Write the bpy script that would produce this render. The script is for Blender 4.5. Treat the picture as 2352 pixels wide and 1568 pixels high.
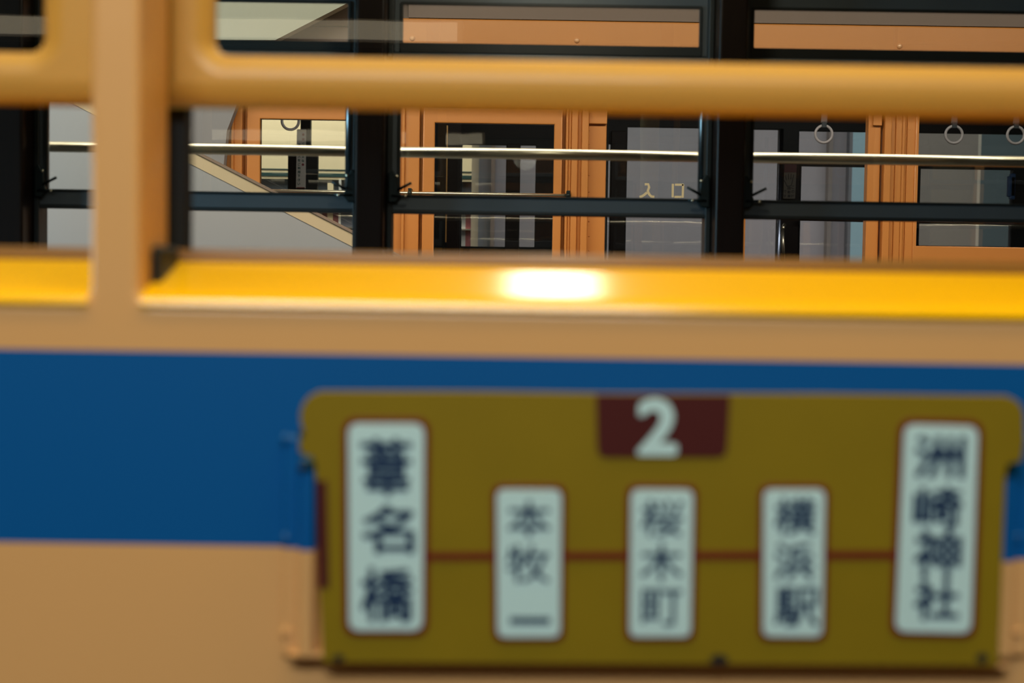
import bpy, bmesh, math, random
from mathutils import Vector, Matrix

random.seed(7)
SC = bpy.context.scene
COL = SC.collection
for o in list(bpy.data.objects):
    bpy.data.objects.remove(o)

# ------------------------------------------------------------------ camera
F = 3358.0                      # focal length in pixels of the 2352 px frame
CAM = Vector((0.0, 0.0, 1.55))
PITCH, ROLL = math.radians(-2.6), 0.0155
_f = Vector((0, math.cos(PITCH), math.sin(PITCH)))
_r0 = Vector((1, 0, 0))
_u0 = Vector((0, -math.sin(PITCH), math.cos(PITCH)))
_r = _r0 * math.cos(ROLL) + _u0 * math.sin(ROLL)
_u = -_r0 * math.sin(ROLL) + _u0 * math.cos(ROLL)
cd = bpy.data.cameras.new('camera')
cam = bpy.data.objects.new('camera', cd)
COL.objects.link(cam)
cam.matrix_world = Matrix(((_r.x, _u.x, -_f.x, CAM.x), (_r.y, _u.y, -_f.y, CAM.y), (_r.z, _u.z, -_f.z, CAM.z), (0, 0, 0, 1)))
cd.sensor_width = 36.0
cd.lens = 36.0 * F / 2352.0
cd.clip_start = 0.02
cd.dof.use_dof = True
cd.dof.focus_distance = 5.7
cd.dof.aperture_fstop = 4.0
SC.camera = cam

SC.view_settings.view_transform = 'Standard'
SC.view_settings.look = 'None'
SC.view_settings.exposure = 0.0
SC.view_settings.gamma = 1.0
SC.view_settings.use_curve_mapping = False

# ------------------------------------------------------------------ world and lights
W = bpy.data.worlds.new('world')
SC.world = W
W.use_nodes = True
bg = W.node_tree.nodes['Background']
bg.inputs[0].default_value = (0.55, 0.62, 0.68, 1)
bg.inputs[1].default_value = 0.03


def area(name, loc, target, sx, sy, power, color):
    l = bpy.data.lights.new(name, 'AREA')
    l.shape = 'RECTANGLE'
    l.size, l.size_y = sx, sy
    l.energy = power
    l.color = color
    o = bpy.data.objects.new(name, l)
    COL.objects.link(o)
    o.location = loc
    d = (Vector(target) - Vector(loc)).normalized()
    o.rotation_euler = d.to_track_quat('-Z', 'Y').to_euler()
    return o


def bulb(name, loc, power, color, r):
    l = bpy.data.lights.new(name, 'POINT')
    l.energy = power
    l.color = color
    l.shadow_soft_size = r
    o = bpy.data.objects.new(name, l)
    COL.objects.link(o)
    o.location = loc
    return o


area('hall_light', (-0.32, -1.3, 3.45), (-0.3, 1.1, 1.3), 1.5, 0.6, 62, (0.92, 0.98, 1.0))
area('aisle_light', (0.0, 0.70, 3.8), (0.0, 0.86, 0.0), 5.0, 0.30, 52, (1.0, 0.68, 0.06))
area('gap_light', (0.0, 3.85, 2.98), (0.0, 4.7, 0.7), 6.0, 0.35, 92, (1.0, 0.88, 0.70))
area('rear_fill', (-1.4, 8.35, 3.2), (-1.2, 9.0, 1.9), 2.4, 0.3, 28, (1.0, 0.92, 0.78))  # extra light added to brighten the third tram
area('ramp_fill', (-1.5, 3.70, 3.1), (-1.2, 4.85, 1.75), 1.8, 0.2, 8, (1.0, 0.96, 0.90))  # fill added to brighten the ramp wall, no lamp known there
area('back_light', (0.0, 8.45, 3.95), (0.0, 9.2, 0.6), 9.0, 0.4, 150, (1.0, 0.94, 0.86))
area('daylight', (-3.5, 2.1, 2.15), (1.2, 3.3, 1.9), 1.1, 1.1, 110, (0.45, 0.80, 1.0))
area('strap_fill', (0.9, 5.85, 2.66), (0.9, 6.8, 1.9), 3.4, 0.12, 15, (1.0, 0.93, 0.85))  # light added to brighten the hanging straps, no fixture seen
bulb('tram_lamp', (0.081, 2.70, 2.45), 9, (1.0, 0.88, 0.66), 0.095)
for i, (x, y) in enumerate([(-0.78, 0.35), (-0.66, 0.2), (-0.5, 0.3), (0.72, 0.2), (0.85, 0.3), (1.0, 0.25)]):
    bulb('spot_lamp', (x, y, 3.6), 4, (1.0, 0.78, 0.45), 0.035)


# ------------------------------------------------------------------ pixel helpers
def P(px, py, Y):
    d = _f * F + _r * (px - 1176.0) - _u * (py - 784.0)
    return CAM + d * ((Y - CAM.y) / d.y)


def px_x(px, Y, py=400):
    return P(px, py, Y).x


def px_z(py, Y, px=1176):
    return P(px, py, Y).z


# ------------------------------------------------------------------ materials
def lin(h):
    v = [int(h[i:i + 2], 16) / 255 for i in (0, 2, 4)]
    return [c / 12.92 if c <= 0.04045 else ((c + 0.055) / 1.055) ** 2.4 for c in v]


MATS = {}


def mat(name, h, rough=0.5, metal=0.0, coat=0.0, var=0.06, scale=6.0, bump=0.0, boost=1.0, spec=0.5):
    if name in MATS:
        return MATS[name]
    m = bpy.data.materials.new(name)
    m.use_nodes = True
    nt = m.node_tree
    b = nt.nodes['Principled BSDF']
    c = [min(0.95, v * boost) for v in lin(h)]
    tc = nt.nodes.new('ShaderNodeTexCoord')
    no = nt.nodes.new('ShaderNodeTexNoise')
    no.inputs['Scale'].default_value = scale
    no.inputs['Detail'].default_value = 4
    nt.links.new(tc.outputs['Object'], no.inputs['Vector'])
    mx = nt.nodes.new('ShaderNodeMix')
    mx.data_type = 'RGBA'
    mx.inputs[6].default_value = [v * (1 - var) for v in c] + [1]
    mx.inputs[7].default_value = [min(1, v * (1 + var)) for v in c] + [1]
    nt.links.new(no.outputs['Fac'], mx.inputs[0])
    nt.links.new(mx.outputs[2], b.inputs['Base Color'])
    b.inputs['Roughness'].default_value = rough
    b.inputs['Metallic'].default_value = metal
    b.inputs['Coat Weight'].default_value = coat
    b.inputs['Coat Roughness'].default_value = 0.06
    b.inputs['Specular IOR Level'].default_value = spec
    if bump:
        bp = nt.nodes.new('ShaderNodeBump')
        bp.inputs['Strength'].default_value = bump
        bp.inputs['Distance'].default_value = 0.004
        nt.links.new(no.outputs['Fac'], bp.inputs['Height'])
        nt.links.new(bp.outputs[0], b.inputs['Normal'])
    MATS[name] = m
    return m


def wood(name, h, h2, rough=0.35):
    m = mat(name, h, rough, var=0.0)
    nt = m.node_tree
    b = nt.nodes['Principled BSDF']
    b.inputs['Specular IOR Level'].default_value = 0.15
    tc = nt.nodes.new('ShaderNodeTexCoord')
    mp = nt.nodes.new('ShaderNodeMapping')
    mp.inputs['Scale'].default_value = (60, 60, 3)
    no = nt.nodes.new('ShaderNodeTexNoise')
    no.inputs['Scale'].default_value = 2.0
    nt.links.new(tc.outputs['Object'], mp.inputs[0])
    nt.links.new(mp.outputs[0], no.inputs['Vector'])
    mx = nt.nodes.new('ShaderNodeMix')
    mx.data_type = 'RGBA'
    mx.inputs[6].default_value = lin(h) + [1]
    mx.inputs[7].default_value = lin(h2) + [1]
    nt.links.new(no.outputs['Fac'], mx.inputs[0])
    nt.links.new(mx.outputs[2], b.inputs['Base Color'])
    return m


def glass(name, tint=(0.96, 0.975, 0.975), f0=1.6, rough=0.01):
    m = bpy.data.materials.new(name)
    m.use_nodes = True
    nt = m.node_tree
    nt.nodes.remove(nt.nodes['Principled BSDF'])
    out = nt.nodes['Material Output']
    tr = nt.nodes.new('ShaderNodeBsdfTransparent')
    tr.inputs[0].default_value = (*tint, 1)
    gl = nt.nodes.new('ShaderNodeBsdfGlossy')
    gl.inputs['Roughness'].default_value = rough
    fr = nt.nodes.new('ShaderNodeFresnel')
    fr.inputs[0].default_value = f0
    tc = nt.nodes.new('ShaderNodeTexCoord')
    no = nt.nodes.new('ShaderNodeTexNoise')
    no.inputs['Scale'].default_value = 5.0
    nt.links.new(tc.outputs['Object'], no.inputs['Vector'])
    bp = nt.nodes.new('ShaderNodeBump')
    bp.inputs['Strength'].default_value = 0.02
    bp.inputs['Distance'].default_value = 0.01
    nt.links.new(no.outputs['Fac'], bp.inputs['Height'])
    nt.links.new(bp.outputs[0], gl.inputs['Normal'])
    mx = nt.nodes.new('ShaderNodeMixShader')
    nt.links.new(fr.outputs[0], mx.inputs[0])
    nt.links.new(tr.outputs[0], mx.inputs[1])
    nt.links.new(gl.outputs[0], mx.inputs[2])
    nt.links.new(mx.outputs[0], out.inputs[0])
    return m


def emit(name, c, s):
    m = bpy.data.materials.new(name)
    m.use_nodes = True
    b = m.node_tree.nodes['Principled BSDF']
    b.inputs['Base Color'].default_value = (*c, 1)
    b.inputs['Emission Color'].default_value = (*c, 1)
    b.inputs['Emission Strength'].default_value = s
    return m


# ------------------------------------------------------------------ mesh helpers
def box(bm, x0, x1, y0, y1, z0, z1):
    vs = [bm.verts.new((x, y, z)) for x in (x0, x1) for y in (y0, y1) for z in (z0, z1)]
    for f in ((0, 1, 3, 2), (4, 6, 7, 5), (0, 4, 5, 1), (2, 3, 7, 6), (0, 2, 6, 4), (1, 5, 7, 3)):
        bm.faces.new([vs[i] for i in f])


def pbox(bm, a, b, c, d, Y, depth, wy=400, wx=None):
    """box whose front face (plane Y) spans pixels x a..c and y b..d"""
    xm = (a + c) / 2 if wx is None else wx
    ym = wy
    box(bm, px_x(a, Y, ym), px_x(c, Y, ym), Y, Y + depth, px_z(d, Y, xm), px_z(b, Y, xm))


def tube(bm, p0, p1, r, n=16, caps=True):
    p0, p1 = Vector(p0), Vector(p1)
    d = (p1 - p0).normalized()
    a = d.orthogonal().normalized()
    b = d.cross(a)
    R = []
    for p in (p0, p1):
        R.append([bm.verts.new(p + (a * math.cos(t) + b * math.sin(t)) * r) for t in [2 * math.pi * i / n for i in range(n)]])
    for i in range(n):
        f = bm.faces.new((R[0][i], R[0][(i + 1) % n], R[1][(i + 1) % n], R[1][i]))
        f.smooth = True
    if caps:
        bm.faces.new(R[0][::-1])
        bm.faces.new(R[1])


def ball(bm, c, r, sy=1.0):
    M = Matrix.Translation(c) @ Matrix.Diagonal((r, r * sy, r, 1))
    g = bmesh.ops.create_uvsphere(bm, u_segments=14, v_segments=8, radius=1.0, matrix=M)
    for v in g['verts']:
        for f in v.link_faces:
            f.smooth = True


def torus(bm, c, R, r, n=40, k=12):
    rings = []
    for i in range(n):
        t = 2 * math.pi * i / n
        d = Vector((math.cos(t), 0, math.sin(t)))
        rings.append([bm.verts.new(Vector(c) + d * (R + r * math.cos(s)) + Vector((0, r * math.sin(s), 0))) for s in [2 * math.pi * j / k for j in range(k)]])
    for i in range(n):
        for j in range(k):
            f = bm.faces.new((rings[i][j], rings[(i + 1) % n][j], rings[(i + 1) % n][(j + 1) % k], rings[i][(j + 1) % k]))
            f.smooth = True


def prism(bm, pts, y0, y1):
    """polygon of (x, z) points swept from y0 to y1"""
    A = [bm.verts.new((x, y0, z)) for x, z in pts]
    B = [bm.verts.new((x, y1, z)) for x, z in pts]
    n = len(pts)
    bm.faces.new(A)
    bm.faces.new(B[::-1])
    for i in range(n):
        bm.faces.new((A[i], B[i], B[(i + 1) % n], A[(i + 1) % n]))


def sweep_x(bm, prof, x0, x1):
    """profile of (y, z) points swept along x"""
    A = [bm.verts.new((x0, y, z)) for y, z in prof]
    B = [bm.verts.new((x1, y, z)) for y, z in prof]
    n = len(prof)
    bm.faces.new(A)
    bm.faces.new(B[::-1])
    for i in range(n):
        bm.faces.new((A[i], B[i], B[(i + 1) % n], A[(i + 1) % n]))


def link(name, me, m, parent=None, loc=None):
    o = bpy.data.objects.new(name, me)
    COL.objects.link(o)
    if m is not None:
        me.materials.clear()
        for q in (m if isinstance(m, (list, tuple)) else [m]):
            me.materials.append(q)
    if parent is not None:
        o.parent = parent
        if loc is None:
            loc = -parent.location if parent.parent is None else (0, 0, 0)
    if loc is not None:
        o.location = loc
    return o


def obj(name, bm, m, parent=None, bev=0.0, seg=3, loc=None):
    bmesh.ops.recalc_face_normals(bm, faces=bm.faces)
    me = bpy.data.meshes.new(name)
    bm.to_mesh(me)
    bm.free()
    o = link(name, me, m, parent, loc)
    if bev:
        md = o.modifiers.new('edge', 'BEVEL')
        md.width = bev
        md.segments = seg
        md.limit_method = 'ANGLE'
        md.angle_limit = math.radians(40)
        md.harden_normals = False
    return o


def one(name, m, parent, fn, bev=0.0, seg=3, loc=None):
    bm = bmesh.new()
    fn(bm)
    return obj(name, bm, m, parent, bev, seg, loc)


def tag(o, label, cat, group=None):
    o['label'] = label
    o['category'] = cat
    if group:
        o['group'] = group
    return o


def empty(name, loc, label, cat, group=None, parent=None):
    o = bpy.data.objects.new(name, None)
    COL.objects.link(o)
    o.location = loc
    return tag(o, label, cat, group)


def struct(name, m, fn, bev=0.0):
    o = one(name, m, None, fn, bev)
    o['kind'] = 'structure'
    return o


def rrect(x0, z0, x1, z1, r, n=6, rs=None):
    """rounded rectangle, counter-clockwise; rs = radii for (bl, br, tr, tl)"""
    rs = rs or (r, r, r, r)
    pts = []
    for (cx, cz, a0, q) in ((x0, z0, 180, rs[0]), (x1, z0, 270, rs[1]), (x1, z1, 0, rs[2]), (x0, z1, 90, rs[3])):
        sx = 1 if cx == x0 else -1
        sz = 1 if cz == z0 else -1
        if q <= 0:
            pts.append((cx, cz))
            continue
        for i in range(n + 1):
            a = math.radians(a0 + 90 * i / n)
            pts.append((cx + sx * q + q * math.cos(a), cz + sz * q + q * math.sin(a)))
    return pts


def curve_mesh(loops, half, bevel=0.0, bevres=3, offset=0.0):
    cu = bpy.data.curves.new('shape', 'CURVE')
    cu.dimensions = '2D'
    cu.fill_mode = 'BOTH'
    cu.extrude = max(0.0, half - bevel)
    cu.bevel_depth = bevel
    cu.bevel_resolution = bevres
    cu.offset = offset - bevel
    for lp in loops:
        sp = cu.splines.new('POLY')
        sp.points.add(len(lp) - 1)
        for p, q in zip(sp.points, lp):
            p.co = (q[0], q[1], 0, 1)
        sp.use_cyclic_u = True
    t = bpy.data.objects.new('shape', cu)
    COL.objects.link(t)
    bpy.context.view_layer.update()
    me = bpy.data.meshes.new_from_object(t.evaluated_get(bpy.context.evaluated_depsgraph_get()))
    bpy.data.objects.remove(t)
    bpy.data.curves.remove(cu)
    return me


def plate(name, m, parent, outer, holes, Y0, Y1, bevel=0.002, loc=None, mats=None):
    """flat plate in the XZ plane between depths Y0 and Y1, with holes"""
    me = curve_mesh([outer] + [h[::-1] for h in holes], (Y1 - Y0) / 2, bevel)
    me.transform(Matrix.Translation((0, (Y0 + Y1) / 2, 0)) @ Matrix.Rotation(math.pi / 2, 4, 'X'))
    return link(name, me, mats or m, parent, loc)


def text_mesh(body, bold=0.0, font_scale=1.0):
    cu = bpy.data.curves.new('glyph', 'FONT')
    cu.body = body
    cu.size = font_scale
    cu.offset = bold
    cu.align_x = 'CENTER'
    cu.resolution_u = 6
    cu.fill_mode = 'FRONT'
    t = bpy.data.objects.new('glyph', cu)
    COL.objects.link(t)
    bpy.context.view_layer.update()
    me = bpy.data.meshes.new_from_object(t.evaluated_get(bpy.context.evaluated_depsgraph_get()))
    bpy.data.objects.remove(t)
    bpy.data.curves.remove(cu)
    return me


def glyph_into(bm, ch, cx, cy, w, h, z, bold=0.0):
    """append one character, fitted to w x h around (cx, cy) in the local XY plane at height z; bold is a stroke gain in units"""
    me = text_mesh(ch, 0.0)
    xs = [v.co.x for v in me.vertices]
    ys = [v.co.y for v in me.vertices]
    if not xs:
        return
    x0, x1, y0, y1 = min(xs), max(xs), min(ys), max(ys)
    sx = (w - 2 * bold) / max(1e-6, x1 - x0)
    sy = (h - 2 * bold) / max(1e-6, y1 - y0) if h else sx
    me.transform(Matrix.Translation((cx, cy, z)) @ Matrix.Diagonal((sx, sy, 1, 1)) @ Matrix.Translation((-(x0 + x1) / 2, -(y0 + y1) / 2, 0)))
    steps = [(0, 0)] + ([(bold * math.cos(t), bold * math.sin(t)) for t in [math.pi / 4 * q for q in range(8)]] if bold > 0 else [])
    px_, py_ = 0.0, 0.0
    for k, (dx, dy) in enumerate(steps):
        me.transform(Matrix.Translation((dx - px_, dy - py_, 0.000004 if k else 0)))
        px_, py_ = dx, dy
        bm.from_mesh(me)
    bpy.data.meshes.remove(me)


# ------------------------------------------------------------------ paints
CREAM = 'dca86c'


def livery(name, cream, blue, z0, z1, coat=0.12):
    m = mat(name, cream, 0.42, coat=coat, var=0.03, scale=3.0, spec=0.3)
    nt = m.node_tree
    b = nt.nodes['Principled BSDF']
    src = b.inputs['Base Color'].links[0].from_socket
    ge = nt.nodes.new('ShaderNodeNewGeometry')
    sp = nt.nodes.new('ShaderNodeSeparateXYZ')
    nt.links.new(ge.outputs['Position'], sp.inputs[0])
    a = nt.nodes.new('ShaderNodeMath')
    a.operation = 'GREATER_THAN'
    a.inputs[1].default_value = z0
    c = nt.nodes.new('ShaderNodeMath')
    c.operation = 'LESS_THAN'
    c.inputs[1].default_value = z1
    nt.links.new(sp.outputs[2], a.inputs[0])
    nt.links.new(sp.outputs[2], c.inputs[0])
    d = nt.nodes.new('ShaderNodeMath')
    d.operation = 'MULTIPLY'
    nt.links.new(a.outputs[0], d.inputs[0])
    nt.links.new(c.outputs[0], d.inputs[1])
    mx = nt.nodes.new('ShaderNodeMix')
    mx.data_type = 'RGBA'
    nt.links.new(d.outputs[0], mx.inputs[0])
    nt.links.new(src, mx.inputs[6])
    mx.inputs[7].default_value = lin(blue) + [1]
    nt.links.new(mx.outputs[2], b.inputs['Base Color'])
    return m


Y1 = 1.15
ZB1 = px_z(819, Y1)
ZB0 = px_z(1263, Y1)
M_LIV = livery('cream_and_blue_paint', CREAM, '00569a', ZB0, ZB1)
M_CREAM = mat('cream_paint', 'c8963f', 0.5, coat=0.05, var=0.03, scale=3)
M_SILL = mat('warm_lit_sill_paint', 'ffc000', 0.5, coat=0.8, var=0.03, scale=4, spec=0.02)  # cream yellowed, the warm light on the sill put into its colour
M_SILL.node_tree.nodes['Principled BSDF'].inputs['Coat Roughness'].default_value = 0.19
M_RUB = mat('black_rubber', '0c1113', 0.6)
M_INWOOD = mat('varnished_inner_sill', '8a6024', 0.35, var=0.2, scale=10)
M_POST = wood('dark_brown_wood', '120b08', '1c110c', 0.35)
M_SASH = mat('grey_sash_paint', '4a5359', 0.45, metal=0.1, var=0.2, scale=8, bump=0.1)
M_SASHD = mat('dark_gasket', '10191a', 0.5)
M_LATCH = mat('blackened_latch_metal', '1a2526', 0.4, metal=0.5)
M_BRASS = mat('polished_rail_metal', 'fff0d4', 0.33, metal=1.0, var=0.08, scale=30)
M_CHROMEB = mat('bead_metal', '9aa6ac', 0.35, metal=1.0)
M_GLASS = glass('window_glass')
M_ORANGE = mat('warm_lit_cream_paint', 'c8823e', 0.42, coat=0.35, var=0.05, scale=5, bump=0.05)  # cream turned orange, with the warm light painted into the colour
M_ROOFE = mat('shade_brown_roof_edge', '6a5850', 0.5, var=0.05)  # brown puts the shade on letterboard and roof edge into the colour
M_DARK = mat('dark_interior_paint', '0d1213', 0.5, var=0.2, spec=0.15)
M_BROWN = mat('dark_brown_interior', '140e0b', 0.5, var=0.2, spec=0.15)
M_WHITEP = mat('offwhite_plastic', 'b4aca6', 0.3, var=0.03)
M_BELT = mat('grey_strap_webbing', '6e6a64', 0.7)
M_BUCK = mat('dark_strap_buckle', '2a3030', 0.5)
M_GREY = mat('grey_wall_paint', '9a98a0', 0.7, var=0.03, scale=2)

# ------------------------------------------------------------------ the hall
struct('floor', mat('grey_hall_floor', '55514c', 0.45, var=0.1), lambda b: box(b, -6.2, 7.2, -3.2, 12.2, -0.1, 0))
struct('ceiling', mat('hall_ceiling_paint', '8a857c', 0.8), lambda b: box(b, -6.2, 7.2, -3.2, 12.2, 4.1, 4.2))
struct('wall_back', M_GREY, lambda b: box(b, -6.2, 7.2, 11.0, 11.2, 0, 4.1))
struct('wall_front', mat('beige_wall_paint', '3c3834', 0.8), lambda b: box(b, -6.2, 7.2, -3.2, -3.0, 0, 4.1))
struct('wall_left', M_GREY, lambda b: box(b, -6.2, -6.0, -3.0, 11.0, 0, 4.1))
struct('wall_right', M_GREY, lambda b: box(b, 7.0, 7.2, -3.0, 11.0, 0, 4.1))

YB = 10.9  # wall pilasters; the bluish strip paints cool light on the wall as colour
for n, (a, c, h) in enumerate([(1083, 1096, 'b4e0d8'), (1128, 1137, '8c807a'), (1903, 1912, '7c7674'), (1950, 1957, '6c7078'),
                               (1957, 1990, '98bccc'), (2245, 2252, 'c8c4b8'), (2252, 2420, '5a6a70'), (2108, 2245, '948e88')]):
    struct('trim_%d' % (n + 1), mat('pilaster_and_light_tint_%d' % n, h, 0.7), lambda b: box(b, px_x(a, YB), px_x(c, YB), YB, 10.999, 0.0, 4.09))

# sloping ramp wall and its cap, standing in the aisle between the two trams
YR = 4.85


def ramp_y(x):
    return 536 + 0.51 * (x - 811)


def ramp(bm, off0, off1, y0, y1):
    a, c = -420, 1130
    q = [P(a, ramp_y(a) + off0, YR), P(c, ramp_y(c) + off0, YR)]
    if off1 is None:
        pts = [(q[0].x, 0), (q[1].x, 0), (q[1].x, q[1].z), (q[0].x, q[0].z)]
    else:
        r = [P(c, ramp_y(c) + off1, YR), P(a, ramp_y(a) + off1, YR)]
        pts = [(r[1].x, r[1].z), (r[0].x, r[0].z), (q[1].x, q[1].z), (q[0].x, q[0].z)]
    prism(bm, pts, y0, y1)


struct('wall_ramp', mat('pale_grey_ramp_paint', '8f9294', 0.7, var=0.03), lambda b: ramp(b, 30, None, YR + 0.002, YR + 0.13))
struct('trim_9', mat('beige_ramp_cap', 'b8a888', 0.6, var=0.04), lambda b: ramp(b, 0, 31, YR, YR + 0.14))
struct('trim_10', mat('brown_cap_edge', '7a6a5c', 0.6), lambda b: ramp(b, -4, 0.5, YR - 0.004, YR + 0.145))

# grey partition beside the far tram's end, and a slab imitating glass reflection
yp = 5.42
pp = [P(-700, -400, yp), P(560, -400, yp), P(546, 235, yp), P(521, 300, yp), P(510, 420, yp), P(500, 1100, yp), P(-700, 1100, yp)]
struct('wall_partition', mat('grey_partition_paint', '8a8a8c', 0.7, var=0.05), lambda b: prism(b, [(q.x, q.z) for q in pp][::-1], yp, yp + 0.05))
ys = 5.34
sp_ = [P(-600, 92, ys), P(632, 92, ys), P(812, 0, ys), P(900, -46, ys), P(900, -150, ys), P(-600, -150, ys)]
struct('reflection_slab', mat('pale_reflection_tint', 'a6aa9c', 0.6, var=0.04), lambda b: prism(b, [(q.x, q.z) for q in sp_], ys, ys + 0.06))

# glowing strip added behind the camera so the near panes mirror a band
yv = 2 * (1.15 + 0.104 + 0.0215) + 2.85
q0, q1 = P(-260, 73, yv), P(1050, 51, yv)
bt = empty('reflection_strip', ((q0.x + q1.x) / 2, -2.9, (q0.z + q1.z) / 2), 'long warm glowing strip added on the wall opposite, seen only mirrored in the upper panes', 'added glow strip')
one('strip_backing', M_WHITEP, bt, lambda b: box(b, q0.x - 0.02, q1.x + 0.02, -3.0, -2.87, q0.z - 0.01, q1.z + 0.01))
one('strip_face', emit('reflection_glow', (1.0, 0.86, 0.62), 1.1), bt, lambda b: box(b, q0.x, q1.x, -2.869, -2.85, q0.z, q1.z))

# ------------------------------------------------------------------ near tram
TX = 0.1
tram = empty('tram', (TX, 2.3, 0), 'cream tram with a blue waistband and a yellow route board, filling the front', 'tram')
PITCH_W = 0.81
PITCH_N = 0.875
xr = px_x(320, Y1, 350)                       # right edge of the near post
wpost = px_x(320, Y1, 350) - px_x(206, Y1, 350)
z_sill = px_z(711, Y1, 1176)
holes = []
for k in (-3, -2, -1, 0, 1, 2):
    a = xr + k * PITCH_N
    holes.append(rrect(a, z_sill, a + PITCH_N - wpost, 2.46, 0.02, rs=(0.014, 0.014, 0.03, 0.03)))
XA, XZ = xr - 3 * PITCH_N - 0.12, xr + 3 * PITCH_N + 0.1
plate('side_panel', M_LIV, tram, [(XA, 0.35), (XZ, 0.35), (XZ, 2.72), (XA, 2.72)], holes, Y1, Y1 + 0.10, 0.007)

# sills: sloped, glossy, yellowed to paint in warm light, with a rounded nose
zb = px_z(613, Y1 + 0.10)
for k in (-1, 0, 1):
    a = xr + k * PITCH_N
    prof = [(Y1 + 0.008, z_sill - 0.01), (Y1 + 0.006, z_sill - 0.006), (Y1 - 0.001, z_sill - 0.003), (Y1 - 0.003, z_sill), (Y1 - 0.0015, z_sill + 0.004), (Y1 + 0.003, z_sill + 0.007), (Y1 + 0.010, z_sill + 0.010), (Y1 + 0.10, zb), (Y1 + 0.10, z_sill - 0.01)]
    one('window_sill', M_SILL, tram, lambda b: sweep_x(b, prof, a + 0.001, a + PITCH_N - wpost - 0.001))
    # varnished step behind the sill
    s = one('inner_sill', M_INWOOD, tram, lambda b: (box(b, a - 0.02, a + PITCH_N - wpost + 0.02, Y1 + 0.101, Y1 + 0.20, zb - 0.05, px_z(596, Y1 + 0.11)),
                                                  box(b, a - 0.02, a + PITCH_N - wpost + 0.02, Y1 + 0.125, Y1 + 0.20, zb - 0.05, px_z(583, Y1 + 0.125))), 0.003)
    # black guide channels at both ends of the opening
    for q in (0, 1):
        xa = px_x(391, Y1 + 0.135, 400) + k * PITCH_N if q == 0 else a + PITCH_N - wpost - 0.005
        wch = px_x(426, Y1 + 0.135, 400) - px_x(391, Y1 + 0.135, 400)
        one('guide_channel', M_RUB, tram, lambda b: box(b, xa - (0.03 if q == 0 else 0), xa + wch, Y1 + 0.135, Y1 + 0.165, px_z(590, Y1 + 0.135), 2.5), 0.002)
    one('dark_pocket_block', M_RUB, tram, lambda b: box(b, a + 0.001, a + 0.009, Y1 + 0.034, Y1 + 0.0995, z_sill, px_z(578, Y1 + 0.07)), 0.004)  # black block added for the dark, shaded pocket in the sill corner

# near sashes
YS = Y1 + 0.104
zs0 = px_z(253, YS)
zs1 = px_z(130, YS)
for k in (-1, 0, 1):
    a = xr + k * PITCH_N
    e = a + PITCH_N - wpost
    gx = px_x(485, YS, 80) - px_x(320, Y1, 350)
    gr = px_x(88, YS, 80) - (xr - wpost)
    s = plate('sash', M_CREAM, tram, [(a - 0.015, zs0), (e + 0.015, zs0), (e + 0.015, 2.5), (a - 0.015, 2.5)],
              [rrect(a + gx, zs1, e + gr, 2.43, 0.012)], YS, YS + 0.044, 0.020)
    plate('glass_pane', M_GLASS, s, [(a + gx - 0.01, zs1 - 0.01), (e + gr + 0.01, zs1 - 0.01), (e + gr + 0.01, 2.44), (a + gx - 0.01, 2.44)], [], YS + 0.020, YS + 0.023, 0.0)

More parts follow.
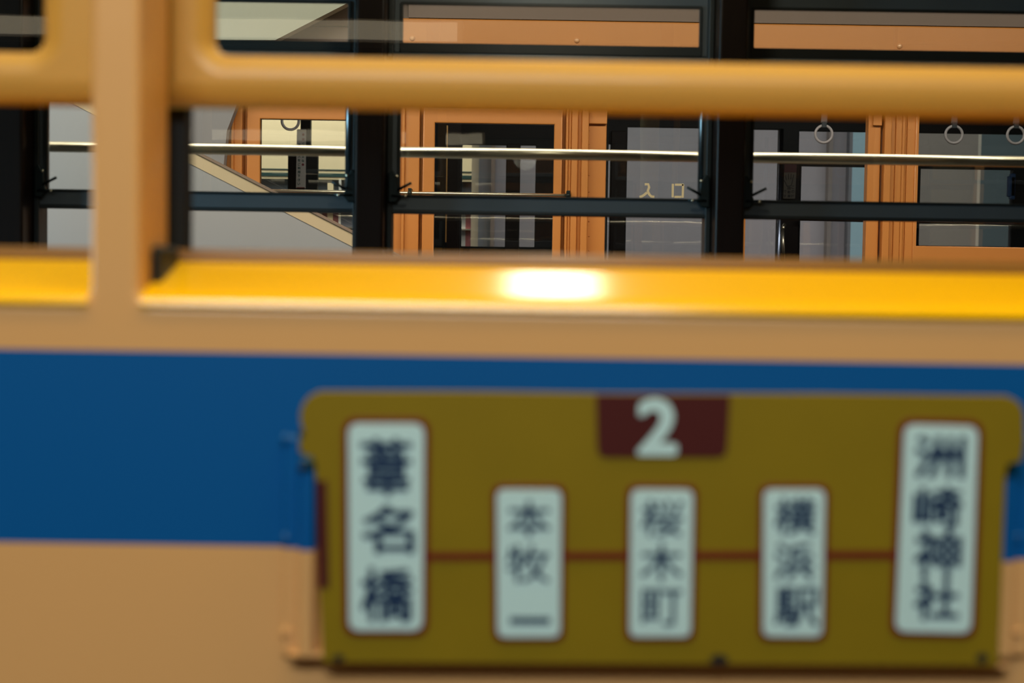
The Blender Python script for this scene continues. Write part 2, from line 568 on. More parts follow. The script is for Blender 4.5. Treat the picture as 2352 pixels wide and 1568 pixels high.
# the far side of the near tram
YP, YP2 = 3.29, 3.42
pc = [px_x(848, YP, 400) + k * PITCH_W for k in range(-3, 5)]
PW = 0.064
z_top = px_z(4, 3.38) + 0.03
z_op = px_z(655, 3.35)
for x in pc:
    one('window_post', M_POST, tram, lambda b: box(b, x - PW / 2, x + PW / 2, YP, YP2, z_op - 0.02, z_top + 0.1), 0.006)
one('lower_panel', M_POST, tram, lambda b: box(b, XA, XZ, YP + 0.02, YP2 + 0.03, 0.35, z_op))
one('upper_panel', M_POST, tram, lambda b: box(b, XA, XZ, YP + 0.01, YP2 + 0.03, z_top + 0.05, 2.72))
YF = 3.385
for i in range(len(pc) - 1):
    a, e = pc[i] + PW / 2 + 0.001, pc[i + 1] - PW / 2 - 0.001
    # jamb channels
    for q in (a, e - 0.012):
        one('jamb_channel', M_SASHD, tram, lambda b: box(b, q, q + 0.012, YF - 0.02, YF + 0.045, z_op, z_top + 0.05), 0.002)
    st = px_x(917, YF, 300) - px_x(881, YP, 300)
    # upper sash
    zu0, zu1 = px_z(126, YF + 0.02, 1250), px_z(106, YF + 0.02, 1250)
    zt = px_z(13, YF + 0.02, 1250)
    u = plate('upper_sash', M_SASH, tram, [(a + 0.005, zu0), (e - 0.005, zu0), (e - 0.005, z_top + 0.05), (a + 0.005, z_top + 0.05)],
              [rrect(a + st, zu1, e - st, zt, 0.004)], YF + 0.02, YF + 0.038, 0.003)
    plate('gasket', M_SASHD, u, rrect(a + st - 0.004, zu0 + 0.001, e - st + 0.004, zt + 0.004, 0.005), [rrect(a + st + 0.003, zu1 + 0.003, e - st - 0.003, zt - 0.003, 0.003)], YF + 0.016, YF + 0.022, 0.001)
    plate('glass_pane', M_GLASS, u, [(a + st, zu1), (e - st, zu1), (e - st, zt), (a + st, zt)], [], YF + 0.027, YF + 0.030, 0.0)
    # lower sash, raised
    zl0, zl1 = px_z(490, YF, 1250), px_z(455, YF, 1250)
    zlt = px_z(150, YF, 1250)
    l = plate('lower_sash', M_SASH, tram, [(a + 0.005, zl0), (e - 0.005, zl0), (e - 0.005, zu0 - 0.004), (a + 0.005, zu0 - 0.004)],
              [rrect(a + st, zl1, e - st, zlt, 0.003)], YF - 0.012, YF + 0.012, 0.004)
    plate('gasket', M_SASHD, l, rrect(a + st - 0.004, zl1 - 0.002, e - st + 0.004, zlt + 0.004, 0.004), [rrect(a + st + 0.003, zl1 + 0.003, e - st - 0.003, zlt - 0.003, 0.003)], YF - 0.016, YF - 0.01, 0.001)
    one('bottom_strip', M_SASHD, l, lambda b: box(b, a + 0.006, e - 0.006, YF - 0.014, YF + 0.014, zl0 - 0.006, zl0 + 0.002), 0.002)
    plate('glass_pane', M_GLASS, l, [(a + st, zl1), (e - st, zl1), (e - st, zlt), (a + st, zlt)], [], YF - 0.001, YF + 0.002, 0.0)
    one('glazing_bead', M_CHROMEB, l, lambda b: tube(b, (e - st + 0.004, YF - 0.013, zl1 + 0.05), (e - st + 0.004, YF - 0.013, zlt), 0.0048, 14))
    # corner latches with a lever
    for s, x in ((1, a + 0.004), (-1, e - 0.004)):
        def latch(b, s=s, x=x):
            zt_, zb_ = zl1 + 0.058, zl0 + 0.006
            w = st - 0.004
            pts = [(x, zb_ + 0.012), (x + s * w * 0.75, zb_ + 0.012), (x + s * w * 1.25, zl1 - 0.002), (x + s * w, zl1 + 0.012), (x + s * w * 0.95, zl1 + 0.038), (x + s * w * 0.45, zt_), (x, zt_ - 0.006)]
            prism(b, pts if s > 0 else pts[::-1], YF - 0.03, YF - 0.016)
        t = one('latch', M_LATCH, tram, latch, 0.003)
        one('lever', M_LATCH, t, lambda b: (tube(b, (x + s * st * 0.8, YF - 0.034, zl1 + 0.012), (x + s * (st + 0.026), YF - 0.037, zl1 + 0.028), 0.0032, 10),
                                            tube(b, (x + s * st * 0.3, YF - 0.032, zl1 - 0.001), (x + s * (st + 0.022), YF - 0.032, zl1 - 0.001), 0.0026, 10)))
        one('screw', M_BRASS, t, lambda b: ball(b, (x + s * st * 0.72, YF - 0.031, zl1 + 0.043), 0.0034, 0.5))
        one('screw', M_BRASS, t, lambda b: ball(b, (x + s * (st + 0.012), YF - 0.034, zl1 - 0.002), 0.003, 0.5))
    # guard rail outside the window
    zr = px_z(354.5, 3.47, 1250)
    one('guard_rail', M_BRASS, tram, lambda b: tube(b, (a - 0.05, 3.47, zr), (e + 0.05, 3.47, zr), 0.0125, 24))

one('floor_pan', M_BROWN, tram, lambda b: box(b, XA, XZ, Y1 + 0.10, YP2, 0.72, 0.80))
one('roof', mat('grey_roof_paint', '8a8880', 0.5), tram, lambda b: sweep_x(b, [(Y1 - 0.02, 2.72), (Y1 + 0.25, 2.95), (2.3, 3.06), (YP2 - 0.2, 2.95), (YP2 + 0.06, 2.72), (YP2 - 0.02, 2.70), (2.3, 2.98), (Y1 + 0.1, 2.70)], XA, XZ))
one('end_panel', M_LIV, tram, lambda b: (box(b, XZ - 0.05, XZ, Y1 + 0.1, YP2, 0.35, 2.72)))
one('end_panel', M_LIV, tram, lambda b: (box(b, XA, XA + 0.05, Y1 + 0.1, YP2, 0.35, 1.6), box(b, XA, XA + 0.05, Y1 + 0.1, YP2, 2.5, 2.72), box(b, XA, XA + 0.05, 2.2, 2.4, 1.6, 2.5)))
M_STEEL = mat('dark_wheel_steel', '2a2826', 0.5, metal=0.6)
for x in (XA + 0.8, XZ - 0.8):
    for y in (1.5, 3.1):
        one('wheel', M_STEEL, tram, lambda b: (tube(b, (x, y - 0.06, 0.33), (x, y + 0.06, 0.33), 0.33, 36)))

# board holder irons, painted with the side they sit on
for (o0, o1, i0, i1) in ((648, 688, 684, 722), (2330, 2372, 2300, 2334)):
    yh = Y1 - 0.006
    hd = one('board_holder', M_LIV, tram, lambda b: (box(b, px_x(o0, yh, 1250), px_x(o1, yh, 1250), yh, Y1, px_z(1508, yh, o0), px_z(1000, yh, o0)),
                                                     box(b, px_x(i0, Y1 - 0.016, 1250), px_x(i1, Y1 - 0.016, 1250), Y1 - 0.016, Y1, px_z(1506, yh, o0), px_z(1048, yh, o0))), 0.003)
    for yy in (1008, 1235, 1452):
        q = P(o0 + 8, yy, yh)
        one('screw', M_LIV, hd, lambda b: ball(b, (q.x, yh, q.z), 0.0042, 0.6))
    q = P((i0 + i1) / 2 - 8, 1076, Y1 - 0.016)
    one('screw', M_LATCH, hd, lambda b: ball(b, (q.x, Y1 - 0.016, q.z), 0.0034, 0.6))
zl = px_z(1524, Y1 - 0.03, 1500)
one('board_ledge', M_LIV, tram, lambda b: box(b, px_x(655, Y1 - 0.03, 1500), px_x(2335, Y1 - 0.03, 1500), Y1 - 0.015, Y1, zl - 0.004, zl), 0.0015)

# ------------------------------------------------------------------ route board
BT = math.radians(4.5)
ex = Vector((math.cos(0.0105), 0, math.sin(0.0105)))
eu = Vector((0, -math.sin(BT), math.cos(BT)))
eu = (eu - ex * eu.dot(ex)).normalized()
en = ex.cross(eu)
BO = P(1516, 1518, Y1 - 0.018)
board = empty('route_board', BO, 'yellow enamel tram route board with white station labels, red number tab 2 and red line', 'route sign')
board.matrix_world = Matrix(((ex.x, eu.x, en.x, BO.x), (ex.y, eu.y, en.y, BO.y), (ex.z, eu.z, en.z, BO.z), (0, 0, 0, 1)))


def B(px, py):
    d = _f * F + _r * (px - 1176.0) - _u * (py - 784.0)
    t = (BO - CAM).dot(en) / d.dot(en)
    q = CAM + d * t - BO
    return (q.dot(ex), q.dot(eu))


def bplate(name, m, parent, loops, z0, z1, bevel=0.0003):
    me = curve_mesh(loops, (z1 - z0) / 2, bevel, 2)
    me.transform(Matrix.Translation((0, 0, (z0 + z1) / 2)))
    return link(name, me, m, parent, (0, 0, 0))


M_YEL = mat('ochre_yellow_enamel', '8e7608', 0.5, coat=0.1, var=0.10, scale=14)
M_RED = mat('dark_red_enamel', '701a14', 0.45, var=0.06)
M_MAR = mat('maroon_enamel', '501c1a', 0.45, var=0.06)
M_LAB = mat('pale_white_enamel', 'd0f0ee', 0.45, var=0.03)
M_NAVY = mat('navy_lettering', '1c3658', 0.5)
M_CHIP = mat('chipped_enamel', '1a1c1c', 0.6)
out = [(742, 1519), (2291, 1526), (2300, 1300), (2308, 1085), (2314, 1064), (2345, 1058), (2352, 1010), (2350, 945), (2338, 922), (2312, 908), (1900, 903), (1400, 902), (1100, 898),
       (735, 897), (712, 908), (696, 928), (690, 950), (692, 975), (698, 990), (690, 1010), (688, 1035), (700, 1044), (718, 1048), (725, 1065), (730, 1200), (735, 1350)]
plate_o = bplate('board_plate', M_YEL, board, [[B(*q) for q in out]], 0, 0.002, 0.0006)
for q in ((1650, 1512, 24, 13), (778, 1508, 16, 9), (2254, 1508, 14, 12), (692, 994, 7, 9)):
    x, y = B(q[0], q[1])
    s = 1 / 2990
    pts = [(x + q[2] * s * math.cos(t) * (0.8 + 0.3 * random.random()), y + q[3] * s * math.sin(t) * (0.8 + 0.3 * random.random())) for t in [2 * math.pi * i / 12 for i in range(12)]]
    bplate('chip', M_CHIP, plate_o, [pts], 0.0021, 0.0025, 0.0)


def quad(pts, r):
    """rounded quadrilateral from pixel corners (bl, br, tr, tl)"""
    c = [Vector(B(*p)) for p in pts]
    res = []
    for i in range(4):
        p, a, n = c[i], c[i - 1], c[(i + 1) % 4]
        u, v = (a - p).normalized(), (n - p).normalized()
        for j in range(7):
            t = j / 6
            q0, q1, q2 = p + u * r, p, p + v * r
            res.append(tuple(q0 * (1 - t) ** 2 + q1 * 2 * t * (1 - t) + q2 * t * t))
    return res


def inset(pts, d):
    (a, b), (c, e), (f, g), (h, i) = pts
    return [(a + d, b - d), (c - d, e - d), (f - d, g + d), (h + d, i + d)]


ln = one('route_line', M_RED, board, lambda b: None, loc=(0, 0, 0))
bpy.data.objects.remove(ln)
lp = [B(960, 1284), B(2070, 1281), B(2070, 1263), B(960, 1267)]
bplate('route_line', M_RED, board, [lp], 0.0021, 0.0028, 0.0)
labels = [
    ([(790, 1458), (984, 1458), (988, 958), (788, 957)], [('葦', 888, 1070, 118, 132), ('名', 892, 1212, 122, 112), ('橋', 890, 1362, 124, 126)], 0.0011),
    ([(1132, 1471), (1297, 1471), (1300, 1111), (1130, 1110)], [('本', 1215, 1188, 100, 84), ('牧', 1213, 1291, 100, 86), ('一', 1217, 1421, 92, 15)], 0.0004),
    ([(1434, 1470), (1596, 1470), (1602, 1111), (1438, 1110)], [('桜', 1519, 1186, 98, 84), ('木', 1518, 1287, 98, 88), ('町', 1518, 1391, 92, 84)], 0.0004),
    ([(1740, 1469), (1897, 1470), (1904, 1110), (1742, 1110)], [('横', 1824, 1182, 96, 86), ('浜', 1822, 1286, 92, 86), ('駅', 1828, 1390, 104, 90)], 0.0007),
    ([(2041, 1460), (2240, 1464), (2257, 964), (2062, 959)], [('洲', 2155, 1047, 118, 98), ('崎', 2150, 1162, 114, 96), ('神', 2151, 1268, 110, 118), ('社', 2148, 1374, 106, 92)], 0.0011),
]
for pts, chars, bold in labels:
    big = bold > 0.001
    r = 0.0115 if big else 0.009
    ob = bplate('label_border', M_RED, board, [quad(pts, r)], 0.0021, 0.0030)
    lb = bplate('station_label', M_LAB, ob, [quad(inset(pts, 13 if big else 11), r * 0.75)], 0.0031, 0.0036)
    for ch, cx, cy, w, h in chars:
        bm = bmesh.new()
        c = B(cx, cy)
        a, d = B(cx - w / 2, cy), B(cx + w / 2, cy)
        e, f = B(cx, cy + h / 2), B(cx, cy - h / 2)
        glyph_into(bm, ch, c[0], c[1], d[0] - a[0], f[1] - e[1], 0.0040, bold)
        me = bpy.data.meshes.new('lettering')
        bm.to_mesh(me)
        bm.free()
        link('lettering', me, M_NAVY, ob, (0, 0, 0))
tabp = [B(1372, 1047), B(1670, 1047), B(1676, 906), B(1368, 904)]
tl, tr = Vector(tabp[3]), Vector(tabp[2])
tab = quad([(1372, 1049), (1668, 1049), (1676, 906), (1366, 904)], 0.008)
tab = tab[:14] + [tuple(tr), tuple(tl)]
tb = bplate('number_tab', M_MAR, board, [tab], 0.0021, 0.0029)
bm = bmesh.new()
a, d = B(1462, 980), B(1556, 980)
e, f = B(1508, 1044), B(1508, 912)
c = B(1509, 978)
glyph_into(bm, '2', c[0], c[1], d[0] - a[0], f[1] - e[1], 0.0034, 0.0022)
me = bpy.data.meshes.new('numeral')
bm.to_mesh(me)
bm.free()
link('numeral', me, M_LAB, tb, (0, 0, 0))
bplate('edge_patch', M_MAR, board, [[B(732, 1348), B(757, 1348), B(752, 1102), B(727, 1102)]], 0.0021, 0.0027, 0.0)

# ------------------------------------------------------------------ tram in the middle distance
Y3, Y4 = 5.5, 7.7
tram2 = empty('tram', (0.4, 6.6, 0), 'cream tram tinted warm-light orange behind the cream one, with open doorway and hanging straps inside', 'tram')
XL, XR = px_x(521, Y3, 350), px_x(2900, Y3, 350)
zhead = px_z(240, Y3, 700)
ztopA = px_z(55, Y3, 1600)
zbotp = 0.35
one('letterboard', M_ORANGE, tram2, lambda b: box(b, px_x(880, Y3, 350), XR, Y3, Y3 + 0.04, px_z(236, Y3, 1330), px_z(50, Y3, 1500)), 0.006)
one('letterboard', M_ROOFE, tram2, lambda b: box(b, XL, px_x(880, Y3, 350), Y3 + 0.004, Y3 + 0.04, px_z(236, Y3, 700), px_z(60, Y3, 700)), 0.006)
for q in ((947, 88), (1325, 93), (2066, 106), (1703, 100)):
    w = P(*q, Y3)
    one('rivet', mat('glossy_rivet_paint', 'e8b080', 0.15, coat=1.0), tram2, lambda b: ball(b, (w.x, Y3, w.z), 0.0105, 1.0))
ze = px_z(50, Y3, 1500)
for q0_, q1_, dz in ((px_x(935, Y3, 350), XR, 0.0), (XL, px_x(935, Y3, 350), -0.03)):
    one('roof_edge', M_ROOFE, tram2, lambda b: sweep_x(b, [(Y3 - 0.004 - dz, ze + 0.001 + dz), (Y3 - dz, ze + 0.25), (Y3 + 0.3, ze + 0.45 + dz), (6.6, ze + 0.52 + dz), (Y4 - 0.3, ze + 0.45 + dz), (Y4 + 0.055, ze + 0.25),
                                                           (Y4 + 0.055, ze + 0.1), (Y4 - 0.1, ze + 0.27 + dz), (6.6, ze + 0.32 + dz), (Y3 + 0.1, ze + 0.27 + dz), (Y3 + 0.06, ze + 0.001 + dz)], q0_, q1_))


def strips(name, items, z1, bev=0.004, z0=zbotp, sub=()):
    """one corner post of the body: its mouldings are strips of different relief"""
    def fn(b):
        for a, c, off in items:
            box(b, px_x(a, Y3, 400), px_x(c, Y3, 400), Y3 + off, Y3 + 0.06, z0, z1)
    return one(name, M_ORANGE, tram2, fn, bev)


zt2 = px_z(230, Y3, 1300)
strips('corner_post', [(519, 533, 0), (532, 538, -0.022), (537, 556, -0.004), (556, 568, 0.045)], zt2)
strips('corner_post', [(892, 924, 0), (923, 930, -0.024), (929, 963, -0.008), (963, 971, 0.045)], zt2)
ps = strips('corner_post', [(1290, 1299, 0.035), (1298, 1304, -0.02), (1304, 1311, -0.012), (1311, 1326, -0.02), (1325, 1335, -0.008), (1334, 1350, -0.034), (1349, 1392, 0.004)], zt2, 0.006)
for y in (298, 330, 402, 440, 508, 542, 575):
    w = P(1353, y, Y3)
    one('rivet', M_ORANGE, ps, lambda b: ball(b, (w.x, Y3 + 0.003, w.z), 0.0028, 0.7))
one('plinth', M_ORANGE, ps, lambda b: box(b, px_x(1350, Y3, 400), px_x(1392, Y3, 400), Y3 - 0.012, Y3 + 0.01, px_z(285, Y3, 1370), px_z(236, Y3, 1370)), 0.003)
strips('door_post', [(1672, 1715, 0.0)], zt2)
pe = strips('corner_post', [(2021, 2027, 0.04), (2025, 2041, -0.034), (2041, 2053, -0.010), (2053, 2068, -0.014), (2068, 2076, -0.010), (2076, 2081, 0.0), (2081, 2107, -0.004)], zt2, 0.006)
for q in ((2077, 318), (2074, 440), (2071, 530), (2070, 572), (2089, 298)):
    w = P(*q, Y3)
    one('rivet', M_ORANGE, pe, lambda b: ball(b, (w.x, Y3 - 0.003, w.z), 0.0026, 0.7))

# framed windows and the door leaf edges
def frame(name, a, b_, c, d, sl, sr, st, sb, pane=True, m=None):
    x0, x1 = px_x(a, Y3, 400), px_x(c, Y3, 400)
    xm = (a + c) / 2
    z0, z1 = px_z(d, Y3, xm), px_z(b_, Y3, xm)
    hx0, hx1 = px_x(a + sl, Y3, 400), px_x(c - sr, Y3, 400)
    hz0, hz1 = px_z(d - sb, Y3, xm), px_z(b_ + st, Y3, xm)
    f = plate(name, m or M_ORANGE, tram2, [(x0, z0), (x1, z0), (x1, z1), (x0, z1)], [[(hx0, hz0), (hx1, hz0), (hx1, hz1), (hx0, hz1)]], Y3 - 0.012, Y3 + 0.03, 0.004)
    if pane:
        plate('glass_pane', M_GLASS, f, [(hx0, hz0), (hx1, hz0), (hx1, hz1), (hx0, hz1)], [], Y3 + 0.008, Y3 + 0.011, 0.0)
    return f


frame('window_frame', 568, 238, 893, 760, 30, 12, 37, 60)
frame('window_frame', 971, 250, 1290, 760, 27, 19, 34, 30)
# the panel strip under the far pillars' head, the leaf edge beside the right doorway, the right window
one('door_edge', M_ORANGE, tram2, lambda b: pbox(b, 1992, 230, 2021, 1150, Y3 - 0.006, 0.05), 0.004)
one('hinge_plate', M_ORANGE, tram2, lambda b: pbox(b, 2003, 236, 2023, 288, Y3 - 0.02, 0.014), 0.002)
fe = frame('window_frame', 2099, 150, 2560, 900, 8, 30, 40, 332)
one('lower_panel', M_ORANGE, tram2, lambda b: (box(b, px_x(500, Y3), px_x(1392, Y3), Y3 + 0.06, Y3 + 0.09, zbotp, px_z(745, Y3)), box(b, px_x(1990, Y3), XR, Y3 + 0.06, Y3 + 0.09, zbotp, px_z(890, Y3))))
# guard rail with its brackets across the two framed windows
YG = Y3 - 0.06
zg = px_z(446, YG, 1120)
gr_ = one('guard_rail', M_BRASS, tram2, lambda b: tube(b, (px_x(560, YG), YG, zg), (px_x(1309, YG), YG, zg), 0.0065, 14))
for a in (942, 1306):
    one('bracket', M_LATCH, gr_, lambda b: (box(b, px_x(a - 4, YG), px_x(a + 4, YG), YG - 0.012, Y3 + 0.01, zg - 0.012, zg + 0.018), ball(b, (px_x(a, YG), YG - 0.008, zg), 0.009)), 0.002)

# doorway glass with the mirrored entrance lettering
zd0, zd1 = 0.5, px_z(250, Y3, 1500)
dl = plate('door_leaf', M_DARK, tram2, [(px_x(1393, Y3 + 0.1), zd0), (px_x(1672, Y3 + 0.1), zd0), (px_x(1672, Y3 + 0.1), zd1), (px_x(1393, Y3 + 0.1), zd1)],
           [[(px_x(1396, Y3 + 0.1), zd0 + 0.2), (px_x(1668, Y3 + 0.1), zd0 + 0.2), (px_x(1668, Y3 + 0.1), zd1 - 0.01), (px_x(1396, Y3 + 0.1), zd1 - 0.01)]], Y3 + 0.08, Y3 + 0.11, 0.001)
plate('glass_pane', M_GLASS, dl, [(px_x(1396, Y3 + 0.1), zd0 + 0.2), (px_x(1668, Y3 + 0.1), zd0 + 0.2), (px_x(1668, Y3 + 0.1), zd1 - 0.01), (px_x(1396, Y3 + 0.1), zd1 - 0.01)], [], Y3 + 0.094, Y3 + 0.097, 0.0)
YL = Y3 + 0.09


def stroke(bm, pts, w):
    """thin raised ribbon along pixel points with round ends"""
    W_ = w / F * YL / 2
    v = [P(x, y, YL) for x, y in pts]
    L, R = [], []
    for i, p in enumerate(v):
        t = (v[min(i + 1, len(v) - 1)] - v[max(i - 1, 0)]).normalized()
        n = Vector((-t.z, 0, t.x)) * W_
        L.append((p.x + n.x, p.z + n.z))
        R.append((p.x - n.x, p.z - n.z))
    for i in range(len(v) - 1):
        q = [L[i], R[i], R[i + 1], L[i + 1]]
        prism(bm, q, YL, YL + 0.002)


M_GOLD = mat('pale_gold_lettering', 'c4b690', 0.5)
one('lettering', M_GOLD, dl, lambda b: (
    stroke(b, [(1481, 423), (1489, 423), (1491, 430), (1488, 438), (1491, 446), (1496, 451), (1503, 452)], 5.5),
    stroke(b, [(1486, 442), (1480, 447), (1474, 451), (1469, 452)], 5.5),
    stroke(b, [(1545.5, 422), (1545, 453)], 5),
    stroke(b, [(1550, 424), (1570, 424)], 5),
    stroke(b, [(1569, 423), (1568, 454)], 5),
    stroke(b, [(1549, 452), (1565, 452)], 5)))

# the far side of this tram, dark inside, with its windows
def H(a, b_, c, d, r=0.004):
    xm = (a + c) / 2
    return rrect(px_x(a, Y4, 400), px_z(d, Y4, xm), px_x(c, Y4, 400), px_z(b_, Y4, xm), r)


XFL, XFR = px_x(490, Y4), px_x(2640, Y4)
HL = [(566, 262, 689, 336), (712, 262, 882, 337), (566, 346, 661, 640), (729, 348, 884, 640), (1061, 332, 1162, 566), (1195, 333, 1230, 567),
      (1393, 330, 1402, 620), (1440, 292, 1626, 640), (1660, 296, 1788, 640), (1834, 301, 1998, 354), (1841, 382, 2000, 640), (2050, 306, 2420, 360), (2115, 388, 2327, 565)]
fw = plate('far_side_panel', M_DARK, tram2, [(XFL, zbotp), (XFR, zbotp), (XFR, 2.74), (XFL, 2.74)], [H(*h) for h in HL], Y4, Y4 + 0.05, 0.003)
for h in HL:
    plate('glass_pane', M_GLASS, fw, H(*h, 0.0), [], Y4 + 0.02, Y4 + 0.023, 0.0)
# pillars and rails on its inner face
def pil(name, a, b_, c, d, m, dy=0.05, bev=0.004):
    return one(name, m, tram2, lambda b: pbox(b, a, b_, c, d, Y4 - dy, dy - 0.001), bev)


pil('inner_post', 1163, 330, 1194, 600, M_BROWN)
pil('inner_post', 1403, 300, 1438, 620, M_BROWN)
pil('inner_post', 662, 350, 700, 620, M_BROWN)
pil('inner_post', 1790, 360, 1838, 600, M_BROWN, 0.04)
M_CHROME = mat('blue_tinted_chrome', '8894a8', 0.25, metal=1.0)
for a in (1793,):
    one('grab_pole', M_CHROME, tram2, lambda b: tube(b, (px_x(a, 7.5), 7.5, 0.8), (px_x(a, 7.5), 7.5, px_z(296, 7.5, a)), 0.011, 14))
one('grab_handle', M_BRASS, tram2, lambda b: (tube(b, P(1800, 600, 7.52), P(1798, 525, 7.52), 0.008), tube(b, P(1798, 525, 7.52), P(1802, 515, 7.55), 0.008)))
one('grab_rail', M_CHROME, tram2, lambda b: tube(b, P(1838, 501, 7.6), P(1992, 505, 7.6), 0.012, 14))
one('grab_rail', M_CHROME, tram2, lambda b: tube(b, P(2112, 508, 7.6), P(2328, 512, 7.6), 0.012, 14))
one('grab_rail', M_CHROME, tram2, lambda b: tube(b, P(700, 482, 7.6), P(900, 485, 7.6), 0.012, 14))
one('blue_panel', mat('dark_blue_panel', '0c3a66', 0.5), tram2, lambda b: (pbox(b, 2317, 404, 2334, 452, 7.62, 0.03), pbox(b, 2322, 398, 2334, 458, 7.62, 0.03)), 0.006)
one('partition', M_BROWN, tram2, lambda b: pbox(b, 1028, 200, 1058, 640, 7.3, 0.03))
one('partition_edge', mat('brass_edge_strip', 'b08850', 0.4, metal=0.6), tram2, lambda b: pbox(b, 1024.5, 288, 1027.5, 556, 7.29, 0.03))
one('strap_rail', M_BRASS, tram2, lambda b: tube(b, (px_x(560, 6.6), 6.6, 2.58), (px_x(2700, 6.6), 6.6, 2.58), 0.014))
one('floor_pan', M_BROWN, tram2, lambda b: box(b, XL, XR, Y3 + 0.09, Y4, 0.72, 0.80))
one('end_panel', M_ORANGE, tram2, lambda b: prism(b, [(XL, 0.35), (XL + 0.03, 0.35), (XL + 0.03, 1.5), (XL, 1.5)], Y3 + 0.06, 6.2))
for x in (XL + 0.8, XR - 0.8):
    for y in (5.9, 7.3):
        one('wheel', M_STEEL, tram2, lambda b: tube(b, (x, y - 0.06, 0.33), (x, y + 0.06, 0.33), 0.33, 36))
one('ceiling_panel', M_BROWN, tram2, lambda b: box(b, XL, XR, Y3 + 0.05, Y4, 2.70, 2.72))

# hanging straps: each swings by itself
strap_labels = ['pale ring strap half hidden by the orange window head above the paper notice',
                'white ring strap hanging alone left of the wide orange post',
                'grey ring strap hanging just right of the wide orange post',
                'ring strap at the edge of the picture, last one past the wide orange post']
for (px, py), lab in zip(((667, 278), (1892, 308), (2191, 309), (2333, 310)), strap_labels):
    c = P(px, py, 6.6)
    t = empty('hanging_strap', (c.x, 6.6, c.z - 0.045), lab, 'hand strap', 'hand straps in the orange tram')
    one('ring', M_WHITEP, t, lambda b: torus(b, (c.x, 6.6, c.z), 0.038, 0.0062))
    one('buckle', M_BUCK, t, lambda b: box(b, c.x - 0.011, c.x + 0.011, 6.591, 6.609, c.z + 0.028, c.z + 0.056), 0.002)
    one('belt', M_BELT, t, lambda b: box(b, c.x - 0.0135, c.x + 0.0135, 6.596, 6.604, c.z + 0.05, 2.566), 0.001)

# notices stuck up inside
yn = 7.6
n0 = P(691, 432, yn)
notice = empty('paper_notice', (n0.x, yn, n0.z), 'narrow white paper strip with vertical green and red Japanese lettering on a dark post', 'notice')
s = yn / F
def N(px, py):
    q = P(px, py, yn)
    return (q.x - n0.x, q.z - n0.z)
one('sheet', mat('white_notice_paper', 'ccc6bc', 0.6), notice, lambda b: prism(b, [N(680, 432), N(702, 432), N(703, 297), N(682, 297)], -0.002, 0.002), loc=(0, 0, 0))
one('holder_bar', M_BRASS, notice, lambda b: prism(b, [N(683, 302), N(702, 302), N(702, 299), N(683, 299)], -0.004, -0.0021), loc=(0, 0, 0))
one('red_edge', M_RED, notice, lambda b: prism(b, [N(681, 432), N(700, 432), N(700, 430), N(681, 430)], -0.004, -0.0021), loc=(0, 0, 0))


def column(chars, x0, y0, y1, w):
    bm = bmesh.new()
    n = len(chars)
    for i, ch in enumerate(chars):
        y = y0 + (y1 - y0) * i / max(1, n - 1)
        c = N(x0 - (y - 300) * 0.012, y)
        hh = w * s if ch not in '一ー' else None
        glyph_into(bm, ch, c[0], c[1], w * s, hh, 0.0, 0.0004)
    bm.transform(Matrix.Translation((0, -0.0035, 0)) @ Matrix.Rotation(math.pi / 2, 4, 'X'))
    me = bpy.data.meshes.new('lettering')
    bm.to_mesh(me)
    bm.free()
    return me


M_NRED = mat('red_print', '8a3038', 0.6)
M_NGRN = mat('green_print', '1e5850', 0.6)
link('lettering', column('●', 697, 309, 309, 5.6), M_NRED, notice, (0, 0, 0))
link('lettering', column('安', 697, 320, 320, 6.4), M_NRED, notice, (0, 0, 0))
link('lettering', column('くて安全な', 697, 330, 369, 6), M_NGRN, notice, (0, 0, 0))
link('lettering', column('●', 697, 378, 378, 5.6), M_NRED, notice, (0, 0, 0))
link('lettering', column('市営バスをご利用下さい', 688, 332, 422, 6.2), M_NGRN, notice, (0, 0, 0))

n0 = P(1814, 455, yn)
st2 = empty('door_notice', (n0.x, yn, n0.z), 'dim paper notice with a red head and a hand drawing on the dark door post', 'notice')
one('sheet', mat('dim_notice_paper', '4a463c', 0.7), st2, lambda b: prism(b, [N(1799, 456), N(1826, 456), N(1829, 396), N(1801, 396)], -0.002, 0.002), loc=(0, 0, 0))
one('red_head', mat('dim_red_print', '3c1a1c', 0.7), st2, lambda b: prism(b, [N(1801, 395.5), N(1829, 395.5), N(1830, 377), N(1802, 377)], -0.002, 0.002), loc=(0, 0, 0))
M_BLK = mat('black_print', '14120f', 0.7)
yn_keep = yn
def hand(b):
    for pts in ([(1806, 414), (1804, 402)], [(1811, 412), (1811, 399)], [(1816, 412), (1817, 399)], [(1820, 413), (1823, 401)], [(1804, 420), (1799, 412)], [(1804, 420), (1808, 428), (1817, 426), (1821, 413)]):
        v = [Vector((*N(*q), 0)) for q in pts]
        for i in range(len(v) - 1):
            p, q = v[i], v[i + 1]
            t = (q - p).normalized()
            n = Vector((-t.y, t.x, 0)) * 0.0016
            prism(b, [(p.x + n.x, p.y + n.y), (p.x - n.x, p.y - n.y), (q.x - n.x, q.y - n.y), (q.x + n.x, q.y + n.y)], -0.004, -0.0022)
one('hand_drawing', M_BLK, st2, hand, loc=(0, 0, 0))
for txt, x, y0, y1 in (('このドアは', 1821, 430, 466), ('自動扉', 1812, 432, 450), ('です', 1803, 440, 450)):
    if txt == 'このドアは':
        txt, y1 = 'このド', 450
    link('lettering', column(txt, x + 1.6, y0, y1, 7), M_BLK, st2, (0, 0, 0))

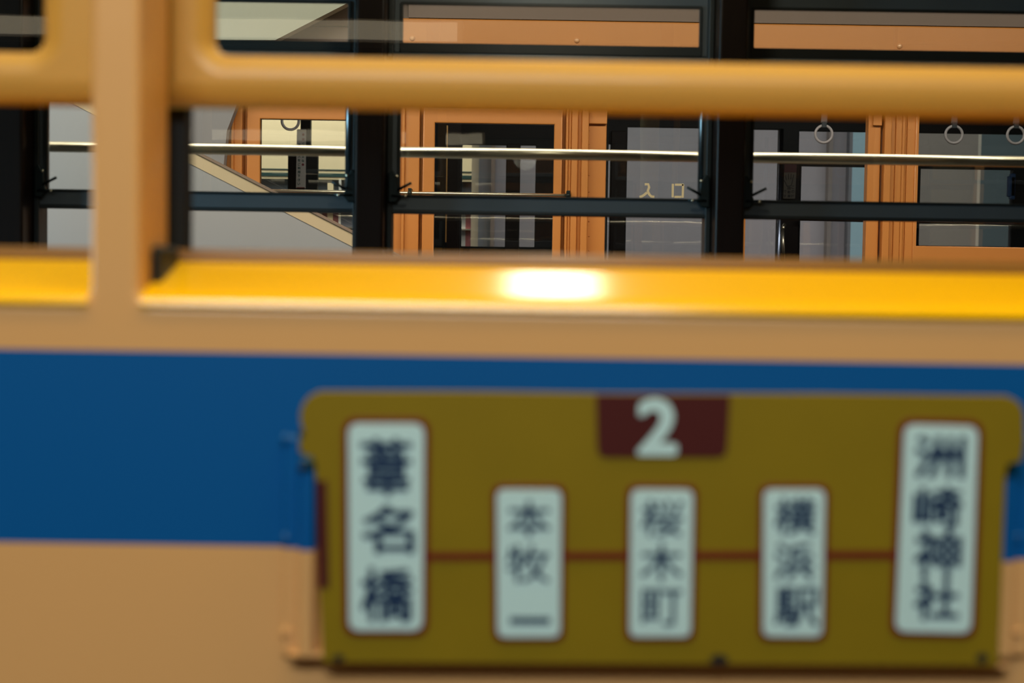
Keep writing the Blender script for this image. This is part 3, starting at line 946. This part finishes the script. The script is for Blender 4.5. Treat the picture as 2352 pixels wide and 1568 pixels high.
# ------------------------------------------------------------------ third tram, far behind
Y5 = 9.0
tram3 = empty('tram', (-1.0, 10.0, 0), 'pale yellow tram with thin dark green stripes seen through the orange one', 'tram')
x0, x1 = px_x(300, Y5), px_x(1083, Y5)
M_PALE = mat('pale_yellow_paint', 'ecdab0', 0.5, coat=0.3, var=0.03)
M_GRN = mat('dark_green_stripe', '244440', 0.5)
def band(name, m, ya, yb_, off=0.0, a=x0, c=x1):
    return one(name, m, tram3, lambda b: box(b, a, c, Y5 + off, Y5 + 0.06, px_z(yb_, Y5, 690), px_z(ya, Y5, 690)))
band('letterboard', M_PALE, 200, 411)
band('stripe', M_GRN, 388, 390, -0.004)
band('stripe', M_GRN, 397, 405, -0.004)
band('window_strip', mat('dim_blue_grey_glass', '4a525a', 0.15), 411, 482, 0.03)
band('guard_rail', M_BRASS, 481, 485, -0.03)
band('guard_rail', M_BRASS, 520, 523, -0.03)
for (a, c, m) in ((598, 626, 'grey'), (645, 657, 'grey'), (728, 741, 'grey'), (741, 753, 'mar'), (753, 766, 'pale'), (766, 779, 'mar'), (779, 784, 'white'), (784, 892, 'blue'), (885, 893, 'white'), (1062, 1071, 'grey'), (1071, 1083, 'mar')):
    mm = {'grey': mat('grey_door_panel', 'a8a8a4', 0.5), 'mar': mat('maroon_seat_panel', '7a4446', 0.5), 'pale': M_PALE, 'white': mat('white_door_post', 'd0d0c8', 0.5), 'blue': mat('blue_grey_panel', '4c505a', 0.5)}[m]
    top = 412 if m in ('pale', 'white') and a != 753 else (420 if a == 753 else 486)
    one('door_panel', mm, tram3, lambda b: box(b, px_x(a, Y5), px_x(c, Y5), Y5 - 0.01, Y5 + 0.03, 0.5, px_z(top, Y5, a)))
one('lower_panel', M_PALE, tram3, lambda b: box(b, x0, x1, Y5 + 0.031, Y5 + 0.06, 0.3, px_z(482, Y5, 690)))
one('body', M_PALE, tram3, lambda b: box(b, x0, x1, Y5 + 0.06, 10.85, 0.3, px_z(200, Y5, 690)))
for x in (x0 + 0.4, x1 - 0.4):
    one('wheel', M_STEEL, tram3, lambda b: tube(b, (x, 9.3, 0.3), (x, 9.42, 0.3), 0.3, 24))
